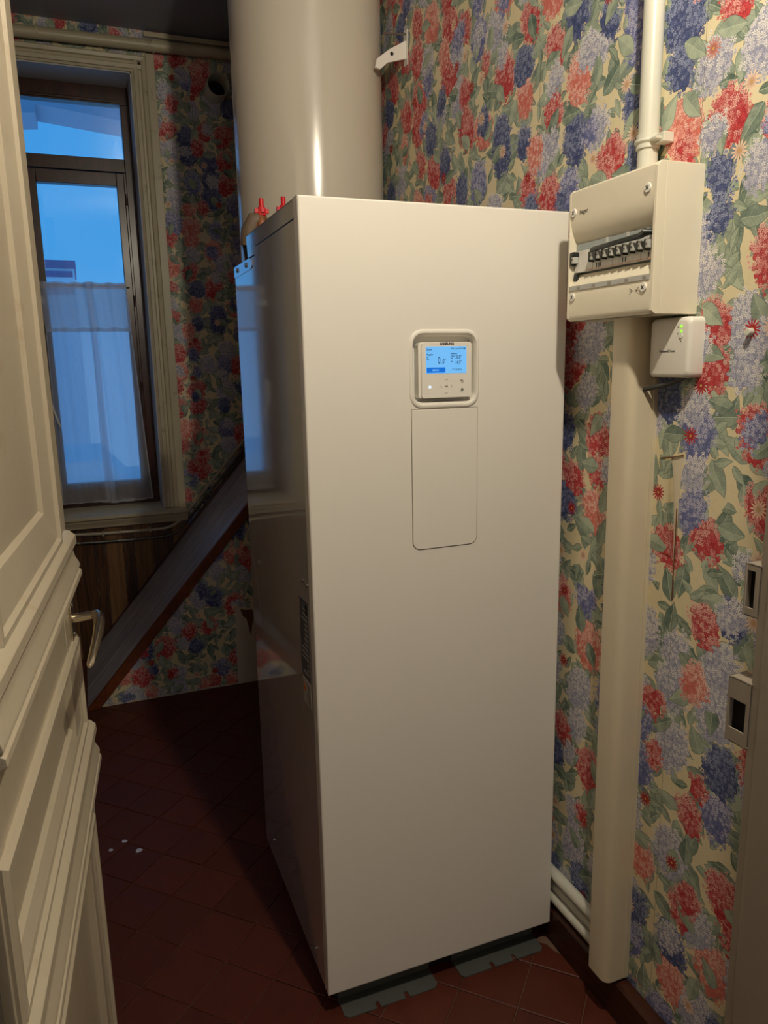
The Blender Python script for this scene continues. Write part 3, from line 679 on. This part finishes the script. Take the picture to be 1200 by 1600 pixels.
tris = tessellate_polygon(polys)
fb.add([(p.x, 0, p.y) for p in flat], [tuple(t) for t in tris])
fb.loft([[(a, 0, b) for a, b in o1], [(a, .0012, b) for a, b in o_mid], [(a, .004, b) for a, b in outer], [(a, .030, b) for a, b in outer], [(a, .030, b) for a, b in [(-W_ + .004, ZB_ + .004), (-.004, ZB_ + .004), (-.004, ZT_ - .004), (-W_ + .004, ZT_ - .004)]]], False, True)
fpn = fb.build('front_panel', 'front', hpc)
# raised rim round the recess, then recess walls
lp = []
for w__, h__, r__, y__ in ((.168, .168, .030, 0), (.1655, .1655, .029, -.0022), (.160, .160, .027, -.0034), (.154, .152, .024, -.0030), (.148, .142, .021, .002), (.146, .140, .020, .006), (.144, .138, .019, .0225)):
    lp.append(loop(rrect(w__, h__, r__), y__))
rimo = MB().loft(lp, False, True).build('control_recess', 'front', hpc, smooth=True)
# side panels, back, base and lid
LX = -W_
sideprof = [(.031, ZB_), (DP, ZB_), (DP, 1.772), (.490, 1.772), (.490, 1.790), (.4105, 1.790), (.396, 1.8095), (.031, 1.8095)]
for nm, xa, xb in (('side_panel', LX + .0005, LX + .012), ('side_panel', -.012, -.0005)):
    MB().prism(sideprof, lambda u, v, t: (t, u, v), xa, xb).build(nm, 'side', hpc, bev=.001)
MB().box(LX + .012, -.012, DP - .012, DP, ZB_, 1.772).build('back_panel', 'side', hpc)
MB().box(LX + .012, -.012, .031, DP - .012, ZB_, ZB_ + .012).build('base_panel', 'dark', hpc)
lidp = [(.0308, 1.8125), (.0308, ZT_ - .001), (.498, ZT_ - .001), (.487, 1.7935), (.411, 1.7935), (.397, 1.8125)]
lid = MB()
lid.prism(lidp, lambda u, v, t: (t, u, v), LX + .0003, LX + .004).prism(lidp, lambda u, v, t: (t, u, v), -.004, -.0003)
lid.box(LX + .0003, -.0003, .0308, .498, ZT_ - .004, ZT_ - .001).box(LX + .004, -.004, .487, .498, 1.78, ZT_ - .004)
MB().prism([(.032, 1.80), (.480, 1.765), (.480, 1.83), (.032, 1.83)], lambda u, v, t: (t, u, v), LX + .0042, LX + .0118).build('seam_shade_strip', 'dark', hpc)  # added dark strip stands in for the shade inside the lid seam
lid.build('top_lid', 'side', hpc, bev=.0008)
MB().box(LX + .012, -.012, .4985, DP - .012, 1.76, 1.771).build('rear_shelf', 'side', hpc)
bp = MB().prism([(.430, 1.7705), (.430, 1.784), (.462, 1.791), (.655, 1.792), (DP, 1.790), (DP, 1.764), (.455, 1.764)], lambda u, v, t: (t, u, v), LX - .0015, LX + .0002).build('side_strap', 'side', hpc)
for y_ in (.505, .620): MB().cyl((LX - .0015, y_, 1.779), (LX - .0045, y_, 1.779), .006, 12).build('screw', 'steel', bp, smooth=True)
for y_, z_ in ((.080, 1.053), (.045, 1.050), (.55, .10), (.10, .085), (.55, .98)): MB().cyl((LX + .001, y_, z_), (LX - .003, y_, z_), .0045, 12).build('screw', 'steel', hpc, smooth=True)
# slim dark strip standing in for shade in the front-to-side seam
MB().box(LX + .0005, LX + .003, .0301, .0312, ZB_, ZT_ - .03).build('seam_shade_strip', 'dark', hpc)
# labels
lb = MB().box(LX - .0004, LX + .0004, .048, .117, .818, 1.006).build('rating_label', 'label', hpc)
for k in range(14):
    z_ = .985 - k * .0118; ln = .012 + .045 * random.random()
    MB().box(LX - .0007, LX - .0003, .054, .054 + ln, z_ - .0018, z_ + .0018).build('print_line', 'labelw', lb)
MB().box(LX - .0007, LX - .0003, .052, .070, .975, .999).build('print_block', 'dark', lb)
wl = MB().box(LX - .0004, LX + .0004, .048, .112, .752, .812).build('warning_label', 'labelw', hpc)
MB().prism([(.088, .782), (.108, .782), (.098, .806)], lambda u, v, t: (t, u, v), LX - .0008, LX - .0003).build('warning_triangle', 'orange', wl)
for k in range(6): MB().box(LX - .0007, LX - .0003, .052, .052 + (.03 if k > 2 else .024), .800 - k * .008, .803 - k * .008).build('print_line', 'label', wl)
# controller
ctr = MB(); ccx, ccy = -.3115, 1.5085; 
lp = []
for w__, h__, r__, y__ in ((.126, .118, .007, .022), (.1275, .1195, .008, .001), (.1275, .1195, .008, -.001), (.121, .1185, .006, -.0012), (.120, .1180, .005, -.0052), (.119, .1170, .0045, -.0060)):
    dxx = 0.0 if y__ > -.0011 else .0022
    lp.append(loop(rrect(w__, h__, r__, 4), y__, ccx + dxx, ccy))
ctl = MB().loft(lp, False, True).build('controller', 'ctrl', hpc, smooth=True)
yc = -.0062
scx, scz = -.3110, 1.5303
scr = MB().box(scx - .0487, scx + .0487, yc - .0002, yc + .001, scz - .0285, scz + .0285).build('screen', 'screen', ctl)
ys = yc - .0004
MB().box(scx - .047, scx - .0025, ys - .0001, ys + .0001, scz - .0268, scz - .0158).build('screen_bar', 'screenbar', scr)
def st(name, s, size, x, z, mat='screenink', par=None, al='LEFT', bold=0.00014, sq=1.0): return text(name, s, size, (x, ys - .0002, z), NX, (0, 0, 1), mat, par or scr, al, bold, .00005, sq)
st('screen_digit', '0', .0215, scx - .0208, scz - .0078, sq=.62); st('screen_digit', '.0\u00b0', .0155, scx - .0115, scz - .0078, sq=.6)
st('screen_digit', '30.8\u00b0', .0115, scx + .0215, scz + .0022, sq=.62); st('screen_digit', '14.5\u00b0', .0115, scx + .0215, scz - .0095, sq=.62)
st('screen_word', 'Zone', .0058, scx - .047, scz + .0205); st('screen_word', 'Regule', .0055, scx - .047, scz + .0100)
st('screen_word', 'au', .004, scx - .047, scz + .0055); st('screen_word', 'Eau', .004, scx - .047, scz + .0015)
st('screen_word', '02/11 Jeu 07:10 PM', .0044, scx + .046, scz + .0222, al='RIGHT'); st('screen_word', 'Interne', .0052, scx + .010, scz + .0118)
st('screen_word', 'Temp', .004, scx + .010, scz + .0070); st('screen_word', 'Reg', .004, scx + .010, scz + .0025); st('screen_word', 'Ext', .004, scx + .010, scz - .0045)
st('screen_word', '7\u00b0  02 07 h', .0052, scx + .014, scz - .0225); st('screen_word', 'MENU', .0058, scx - .026, scz - .0232, 'screen', al='CENTER')
# fascia print
text('fascia_lettering', 'SAMSUNG', .0066, (ccx + .0022, yc - .0003, ccy + .0538), NX, (0, 0, 1), 'ink', ctl, 'CENTER', .00035, .0001, 1.1)
text('fascia_lettering', 'OK', .0052, (scx, yc - .0003, 1.4722), NX, (0, 0, 1), 'ink', ctl, 'CENTER', .0001, .0001)
def stroke(name, pts, r=.00045, mat='paleink', par=None): return MB().tube([(x_, yc - .0002, z_) for x_, z_ in pts], r, 5).build(name, mat, par or ctl)
oz = 1.4742
stroke('arrow_up', [(scx - .0032, oz + .0135), (scx, oz + .0158), (scx + .0032, oz + .0135)])
stroke('arrow_down', [(scx - .0032, oz - .0135), (scx, oz - .0158), (scx + .0032, oz - .0135)])
stroke('arrow_left', [(scx - .0118, oz + .0032), (scx - .0134, oz), (scx - .0118, oz - .0032)])
stroke('arrow_right', [(scx + .0118, oz + .0032), (scx + .0134, oz), (scx + .0118, oz - .0032)])
stroke('back_arrow', [(scx + .0365, oz + .0138), (scx + .0345, oz + .012), (scx + .0365, oz + .0102)], mat='ink')
stroke('back_arrow', [(scx + .0345, oz + .012), (scx + .0405, oz + .012), (scx + .0415, oz + .0095), (scx + .0405, oz + .0078), (scx + .0365, oz + .0078)], mat='ink')
stroke('round_mark', [(scx + .0385 + .0026 * math.cos(a), oz - .0085 + .0030 * math.sin(a)) for a in [2 * math.pi * k / 12 for k in range(13)]], .0007, 'ink')
stroke('round_mark', [(scx + .0375, oz - .0085), (scx + .0395, oz - .0085)], .0008, 'ink')
MB().cyl((scx - .0395, yc - .0006, oz - .0010), (scx - .0395, yc + .001, oz - .0010), .0034, 20).build('power_light', 'led', ctl)
stroke('power_mark', [(scx - .0395 + .0012 * math.cos(a), oz - .001 + .0012 * math.sin(a)) for a in [2 * math.pi * k / 10 for k in range(11)]], .0003, 'ink')
tg = MB().box(-.2445, -.2385, .0215, .0222, 1.548, 1.576).build('recess_tag', 'labelw', hpc)
MB().box(-.2443, -.2392, .0208, .0216, 1.568, 1.5735).build('tag_print', 'violet', tg)
# service flap below the controls
fw_, ft, fbm = .1605, 1.4255, 1.1135
def flap(ins, y):
    pts = []; w2 = fw_ / 2 - ins; r = .018 - ins * .5
    pts += [(cx - w2, y, ft - ins), ]
    for k in range(7):
        a = R_(180 + 90 * k / 6); pts.append((cx - w2 + r + r * math.cos(a), y, fbm + ins + r + r * math.sin(a)))
    for k in range(7):
        a = R_(270 + 90 * k / 6); pts.append((cx + w2 - r + r * math.cos(a), y, fbm + ins + r + r * math.sin(a)))
    pts += [(cx + w2, y, ft - ins)]
    return pts
MB().loft([flap(-.0010, .0002), flap(-.0010, -.0003), flap(.0004, -.00035)], False, True).build('flap_seam', 'pvcgap', hpc)
MB().loft([flap(.0004, .0002), flap(.0004, -.0014), flap(.0012, -.0022)], False, True).build('service_flap', 'front', hpc, smooth=True)
# feet: two slotted angle brackets and dark plinth
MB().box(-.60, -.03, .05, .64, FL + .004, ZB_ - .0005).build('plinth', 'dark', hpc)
def foot(x0, x1, notches):
    b = MB(); y0, y1 = -.016, .046; c = .010
    pts = [(x0, y1)] + [(x0, y0 + c), (x0 + c, y0)]
    for n_ in notches: pts += [(n_ - .0055, y0), (n_ - .0055, y0 + .015), (n_ - .003, y0 + .0185), (n_ + .003, y0 + .0185), (n_ + .0055, y0 + .015), (n_ + .0055, y0)]
    pts += [(x1 - c, y0), (x1, y0 + c), (x1, y1)]
    b.prism(pts, lambda u, v, t: (u, v, t), FL + .0005, FL + .004)
    b.box(x0, x1, .046, .0495, FL + .0005, ZB_ - .001)
    return b.build('foot_bracket', 'rail', hpc)
foot(-.592, -.342, (-.505, -.428)); foot(-.275, -.028, (-.183, -.118))
MB().cyl((-.607, .012, ZB_ - .004), (-.607, .012, ZB_ + .001), .007, 12).cyl((-.607, .001, ZB_ + .002), (-.607, .010, ZB_ + .002), .006, 10).build('corner_clip', 'dark', hpc)

# valves and pipes rising at the back of the cabinet
def valve(x_, y_, zt, lab, insul):
    v_ = thing('pipe_valve', lab, 'valve', (x_, y_, 1.772), 'valves behind the cabinet top')
    MB().cyl((x_, y_, 1.772), (x_, y_, zt - .045), .011, 14).build('riser_pipe', 'brass', v_, smooth=True)
    MB().tube([(x_, y_, zt - .105), (x_, y_, zt - .060), (x_ - .002, y_ + .004, zt - .035), (x_ - .006, y_ + .012, zt - .022)], [.019, .020, .018, .014], 14).build('valve_body', 'brass' if insul else 'steel', v_, smooth=True)
    if insul:
        MB().tube([(x_ + .004, y_ + .006, zt - .030), (x_ - .016, y_ + .01, zt - .036), (x_ - .030, y_ + .016, zt - .062), (x_ - .034, y_ + .02, zt - .10)], [.018, .023, .024, .023], 14).build('wrapping', 'tape', v_, smooth=True)
        MB().tube([(x_ - .026, y_ + .018, zt - .066), (x_ - .026, y_ + .024, zt - .09), (x_ - .018, y_ + .026, zt - .13), (x_ - .010, y_ + .026, 1.776)], [.022, .026, .027, .026], 14).build('insulation', 'foam', v_, smooth=True)
    hb = MB().cyl((x_, y_, zt - .026), (x_, y_, zt - .004), .0135, 8, .011).box(x_ - .019, x_ + .019, y_ - .005, y_ + .005, zt - .020, zt - .008).box(x_ - .005, x_ + .005, y_ - .017, y_ + .017, zt - .020, zt - .008)
    hb.cyl((x_, y_, zt - .010), (x_, y_, zt + .018), .0065, 10).build('valve_handle', 'red', v_, bev=.0015)
valve(-.566, .575, 1.940, 'red-handled valve with brown wrapped pipe nearest the cabinet corner', True)
valve(-.500, .60, 1.953, 'second red valve handle half hidden behind the cabinet top', False)

# ---------------------------------------------------------------- distribution board
bdx, bdy0, bdy1, bdz0, bdz1 = -.071, -.362, -.100, 1.605, 1.868
db = thing('distribution_board', 'cream breaker box on the wallpaper with a row of black breaker switches', 'fuse box', (WX, -.23, bdz0))
hs = MB()
# hollow housing
hs.box(-.052, WX, bdy0, bdy0 + .004, bdz0, bdz1).box(-.052, WX, bdy1 - .004, bdy1, bdz0, bdz1)
hs.box(-.052, WX, bdy0 + .004, bdy1 - .004, bdz1 - .004, bdz1).box(-.052, WX, bdy0 + .004, bdy1 - .004, bdz0, bdz0 + .004)
hs.box(WX - .004, WX, bdy0 + .004, bdy1 - .004, bdz0 + .004, bdz1 - .004)
hs.build('housing', 'pvc', db, bev=.0012)
# cover: curved section pulled in towards the breaker window (x by z)
zw0, zw1 = 1.700, 1.762
upper = [(-.052, bdz1), (-.064, bdz1 - .001), (-.0705, bdz1 - .006), (bdx, bdz1 - .014), (bdx, 1.815), (-.0700, 1.800), (-.0665, 1.785), (-.0605, 1.772), (-.0535, zw1 + .002), (-.0515, zw1)]
lower = [(-.0515, zw0), (-.0560, zw0 - .006), (-.0640, zw0 - .016), (-.0700, zw0 - .030), (bdx, zw0 - .046), (bdx, bdz0 + .012), (-.0695, bdz0 + .004), (-.065, bdz0), (-.052, bdz0)]
def sheet(prof, y0, y1, name, t=.0025):
    inner = [(a + t, b) for a, b in prof]
    poly = prof + inner[::-1]
    return MB().prism(poly, lambda u, v, q: (u, q, v), y0, y1).build(name, 'pvc', db, smooth=True)
sheet(upper, bdy0 + .008, bdy1 - .006, 'cover_top'); sheet(lower, bdy0 + .008, bdy1 - .006, 'cover_bottom')
# cheek pieces closing the cover ends
for ya, yb_ in ((bdy0, bdy0 + .008), (bdy1 - .006, bdy1)):
    MB().prism([(-.052, bdz0), (-.064, bdz0), (bdx - .0004, bdz0 + .006), (bdx - .0006, bdz1 - .008), (-.064, bdz1), (-.052, bdz1)], lambda u, v, q: (u, q, v), ya, yb_).build('cover_cheek', 'pvc', db, bev=.0012)
# carrier strip, grey window band, breakers
ya, yb_ = bdy0 + .009, bdy1 - .007
MB().box(-.040, -.036, ya, yb_, zw0 - .002, zw1 + .002).build('carrier', 'grey', db)
MB().box(-.056, -.0525, ya, yb_ - .0, 1.7475, zw1 - .0005).build('window_band', 'smoke', db, bev=.0008)
for y_ in (-.338, -.270, -.208): MB().box(-.0585, -.055, y_ - .003, y_ + .003, 1.7475, zw1).build('band_rib', 'grey', db)
n = 12; pw = (yb_ - ya) / n
for k in range(n):
    y0 = ya + pw * k
    mbk = MB().box(-.060, -.0405, y0 + .0003, y0 + pw - .0003, 1.704, 1.7465)  .build('breaker', 'breaker', db, bev=.0006)
    if k in (9, 10): continue      # blank modules
    tgm = MB(); yc_ = y0 + pw * .5
    tgm.box(-.073, -.0602, yc_ - .0042, yc_ + .0042, 1.722, 1.737); tgm.build('toggle', 'grey', mbk, bev=.0015)
    MB().box(-.0735, -.0602, yc_ + .0046, yc_ + .0070, 1.719, 1.738).build('toggle_guard', 'black', mbk)
    MB().cyl((-.0732, yc_, 1.7295), (-.0738, yc_, 1.7295), .0018, 8).build('toggle_mark', 'ink', mbk)
MB().tube([(-.066, ya + .004, 1.749), (-.074, ya + .014, 1.750), (-.072, ya + .03, 1.746), (-.073, ya + .10, 1.744), (-.073, -.185, 1.741), (-.069, -.176, 1.741)], [.0045, .0075, .0055, .0048, .0048, .004], 10).build('toggle_link_bar', 'black', db, smooth=True)
MB().box(-.075, -.058, yb_ - .016, yb_ - .002, 1.735, 1.745).build('end_toggle', 'black', db, bev=.003)
MB().box(-.064, -.056, yb_ - .014, yb_ - .004, 1.687, 1.701).build('terminal_tab', 'black', db, bev=.001)
for k, y_ in enumerate((-.345, -.335, -.27, -.262, -.195, -.19, -.182)):
    MB().box(-.0607, -.0602, y_ - .0012, y_ + .0012, 1.708, 1.7165).build('print_mark', 'ink', db)
MB().box(-.0607, -.0603, ya + .002, yb_ - .04, 1.7055, 1.7062).build('print_mark', 'orange', db)
# marking strip below
MB().box(bdx - .0012, bdx + .0005, bdy0 + .010, bdy1 - .008, 1.667, 1.6765).build('marking_strip', 'grey', db)
for y_ in (-.345, -.295, -.245, -.195, -.145): MB().box(bdx - .0018, bdx - .001, y_, y_ + .010, 1.669, 1.674).build('strip_mark', 'paleink', db)
for y_, z_ in ((-.117, 1.822), (-.338, 1.826), (-.120, 1.654), (-.338, 1.654)):
    s_ = MB().cyl((bdx - .003, y_, z_), (bdx + .001, y_, z_), .0085, 20).build('cover_screw', 'white', db, bev=.001)
    for a in (R_(45), R_(-45)):
        u, v_ = math.cos(a) * .0045, math.sin(a) * .0045; p_, q_ = -math.sin(a) * .0009, math.cos(a) * .0009
        MB().prism([(y_ - u - p_, z_ - v_ - q_), (y_ + u - p_, z_ + v_ - q_), (y_ + u + p_, z_ + v_ + q_), (y_ - u + p_, z_ - v_ + q_)], lambda uu, vv, t: (t, uu, vv), bdx - .0034, bdx - .0029).build('screw_slot', 'ink', s_)
text('cover_lettering', ':hager', .0125, (bdx - .0002, -.134, 1.8165), NY, (0, 0, 1), 'ink', db, 'LEFT', .0002, .0001, .95)
for sgn in (-1, 1):
    for t in ((0, .0006), (.005, .001)):
        MB().tube([(bdx - .0003, -.312 + sgn * .004, 1.6505 + 0), (bdx - .0003, -.312 + sgn * .013, 1.6505 + (t[0] + .0)), ], .0004, 5).build('cover_symbol', 'paleink', db)
    MB().tube([(bdx - .0003, -.312 + sgn * .003, 1.651), (bdx - .0003, -.312 + sgn * .013, 1.6445)], .0004, 5).build('cover_symbol', 'paleink', db)

# ---------------------------------------------------------------- receiver box
rb_ = thing('receiver_box', 'small white wireless receiver with green lights under the fuse box', 'receiver', (WX, -.33, 1.487))
ry0, ry1, rz0, rz1 = -.385, -.276, 1.488, 1.600
lp = []
ccy_, ccz_ = (ry0 + ry1) / 2, (rz0 + rz1) / 2; ww, hh = ry1 - ry0, rz1 - rz0
for k, r_, x_ in ((0, .010, WX), (0, .011, .008), (-.004, .011, .004), (-.010, .010, .0015), (-.016, .008, .0005)):
    lp.append([(x_, ccy_ + u, ccz_ + v_) for u, v_ in rrect(ww + k, hh + k, r_)])
rbody = MB().loft(lp, False, True).build('receiver_case', 'white', rb_, smooth=True)
for z_ in (1.583, 1.574): MB().cyl((.0008, -.3625, z_), (-.0002, -.3625, z_), .0028, 12).build('status_light', 'green', rb_)
MB().cyl((.0008, -.3625, 1.565), (-.0014, -.3625, 1.565), .0045, 16).build('button', 'white', rb_, bev=.0006)
MB().cyl((.0008, -.3625, 1.5555), (0, -.3625, 1.5555), .0012, 8).build('pin_hole', 'ink', rb_)
for z_ in (1.582, 1.570): MB().cyl((.0008, -.3535, z_), (0, -.3535, z_), .0016, 8).build('icon', 'paleink', rb_)
text('case_lettering', 'Honeywell Home', .0068, (.0003, -.307, 1.536), NY, (0, 0, 1), 'ink', rb_, 'LEFT', .00018, .0001, .85)
cdz = MB().tube([(.018, -.36, 1.4885), (.016, -.33, 1.478), (.010, -.305, 1.472), (.006, -.285, 1.468), (.0, -.268, 1.464)], [.004, .0045, .005, .005, .004], 10).build('receiver_lead', 'cord', smooth=True)
tag(cdz, 'short dark lead under the small white receiver', 'cable')

# ---------------------------------------------------------------- trunking, conduit, low pipes
tk = thing('cable_trunking', 'tall cream plastic trunking running down the wallpaper from the fuse box', 'trunking', (0, -.235, .07))
tpoly = [(WX, -.268), (-.012, -.268), (-.020, -.266), (-.0265, -.260), (-.0295, -.252), (-.030, -.244), (-.030, -.208), (-.0285, -.204), (WX, -.203)]
MB().prism(tpoly, lambda u, v, t: (u, v, t), .078, bdz0).build('trunking_cover', 'trunk', tk, smooth=True)
MB().box(WX - .010, WX, -.2705, -.2682, .08, bdz0 - .12).build('back_channel', 'trunk', tk)
cp = thing('conduit_pipe', 'pale grey plastic conduit rising from the top of the fuse box', 'conduit', (.013, -.232, bdz1))
MB().cyl((.013, -.232, bdz1), (.013, -.232, CZ), .0195, 20).build('conduit_tube', 'conduit', cp, smooth=True)
cl = MB().tube([(.013 + .0225 * math.cos(R_(a)), -.232 + .0225 * math.sin(R_(a)), 1.935) for a in range(40, 330, 18)], .004, 6).build('clip_ring', 'conduit', cp, smooth=True)
MB().loft([[(.013 + r_ * math.cos(2 * math.pi * k / 24), -.232 + r_ * math.sin(2 * math.pi * k / 24), z_) for k in range(24)] for r_, z_ in ((.0196, 1.922), (.0225, 1.922), (.0225, 1.948), (.0196, 1.948))], False, False).build('pipe_clip', 'conduit', cp, smooth=True)
MB().box(.010, WX, -.278, -.252, 1.926, 1.944).box(-.002, .012, -.272, -.254, 1.931, 1.937).build('clip_foot', 'conduit', cp, bev=.002)
def lowpipe(x_, z_, r_, lab, y1=-.2025):
    o = MB().tube([(x_, 0.72, z_), (x_, .2, z_), (x_, .0, z_ + .001), (x_, y1, z_ + .002)], r_, 14).build('heating_pipe', 'conduit', smooth=True); tag(o, lab, 'pipe'); return o
lowpipe(.0185, .163, .0155, 'uppermost white pipe entering the trunking above the baseboard')
lowpipe(.0225, .124, .0115, 'middle thin white pipe entering the trunking above the baseboard')
lowpipe(.0190, .093, .0145, 'lowest white pipe resting on the baseboard beside the trunking')

# small things on the right wall
nb = MB().cyl((WX, -.492, 1.567), (WX - .012, -.492, 1.567), .0065, 16).build('wall_plug', 'conduit', bev=.0015); tag(nb, 'small round plastic plug on the wallpaper beyond the fuse box', 'plug')
tw = thing('torn_wallpaper', 'torn strip of floral wallpaper hanging loose above bare plaster', 'torn wallpaper', (WX, -.33, 1.12))
MB().prism([(-.349, 1.337), (-.330, 1.334), (-.318, 1.330), (-.313, 1.329), (-.322, 1.315), (-.327, 1.29), (-.330, 1.26), (-.333, 1.22), (-.337, 1.17), (-.339, 1.12), (-.3415, 1.11), (-.343, 1.17), (-.3455, 1.25), (-.348, 1.30)], lambda u, v, t: (t, u, v), WX - .0008, WX - .0001).build('bare_patch', 'trunk', tw)
vs = []; fs = []
edge_ = [-.3215, -.3225, -.3235, -.3250, -.3265, -.3280, -.3295, -.3310, -.3325, -.3345, -.3365, -.3385, -.3400]
for j in range(13):
    z_ = 1.329 - j * .0165; lift = .0075 * math.sin(math.pi * (j + 1.5) / 15)
    for i in range(6):
        u = i / 5; vs.append((WX - .0008 - lift * u * u, -.302 + (edge_[j] + .302) * u, z_))
for j in range(12):
    for i in range(5): a = j * 6 + i; fs.append((a, a + 1, a + 7, a + 6))
MB().add(vs, fs).build('paper_flap', 'paper', tw, smooth=True, uv='yz')
MB().tube([(WX - .002, -.352, 1.3385), (WX - .003, -.335, 1.334), (WX - .002, -.318, 1.331), (WX - .001, -.29, 1.327)], .0012, 5).build('torn_edge', 'stain', tw)
MB().tube([(WX - .0012, -.3415, 1.23), (WX - .0012, -.3425, 1.17), (WX - .0012, -.342, 1.11), (WX - .0012, -.3425, 1.04)], .0012, 5).build('seam_crack', 'stain', tw)
# mortar smear and paper scraps
ms = MB().prism([(-.03, .022), (-.012, .030), (.002, .02), (.004, -.01), (.003, -.045), (-.006, -.03), (-.012, -.002), (-.022, .008)], lambda u, v, t: (u, v, t), FL + .0005, FL + .003).build('mortar_smear', 'grout'); tag(ms, 'pale mortar smear on the floor by the cabinet corner', 'mortar')
for x_, y_, r_, lb_ in ((-1.055, .93, .010, 'tiny pale scrap on the dark tiles, farthest of three'), (-1.015, .86, .014, 'largest pale paper scrap on the dark tiles'), (-1.10, .90, .009, 'tiny pale scrap on the dark tiles beside the door')):
    o = MB().prism([(x_ + r_ * math.cos(a) * random.uniform(.6, 1), y_ + r_ * math.sin(a) * random.uniform(.5, 1)) for a in [2 * math.pi * k / 7 for k in range(7)]], lambda u, v, t: (u, v, t), FL + .001, FL + .003).build('paper_scrap', 'scrap'); tag(o, lb_, 'paper scrap')

# ---------------------------------------------------------------- outside
ev = MB().prism([(-2.2, 3.224), (-1.324, 3.224), (-1.188, 3.238), (-1.186, 3.292), (-1.121, 3.287), (-.637, 3.238), (.6, 3.09), (.6, 3.9), (-2.2, 3.9)], lambda u, v, t: (u, t, v), 4.5, 4.9).build('eave_overhang', 'eave')
tag(ev, 'blue-grey eave across the top of the transom pane', 'eave')
tw_ = thing('tower_block', 'distant tower block on the skyline above the half curtain', 'building', (-4.5, 84, -20))
MB().box(-9.5, -0.9, 80, 90, -20, 11.0).build('tower_wall', 'towerw', tw_)
MB().box(-9.6, -0.75, 79.8, 90.2, 11.0, 11.75).build('roof_storey', 'brick', tw_)
for k in range(2): MB().box(-9.4, -1.1, 79.85, 80, 10.2 - k * 1.6, 10.75 - k * 1.6).build('window_strip', 'brick', tw_)
rf = thing('neighbouring_roof', 'pale low roof seen through the half curtain', 'roof', (-1.3, 7.5, -.3))
MB().prism([(-3.2, .52), (-.9, .56), (-.62, .23), (.9, .22), (.9, -.35), (-3.2, -.35)], lambda u, v, t: (u, t, v), 7, 9).build('roof_body', 'roof', rf)
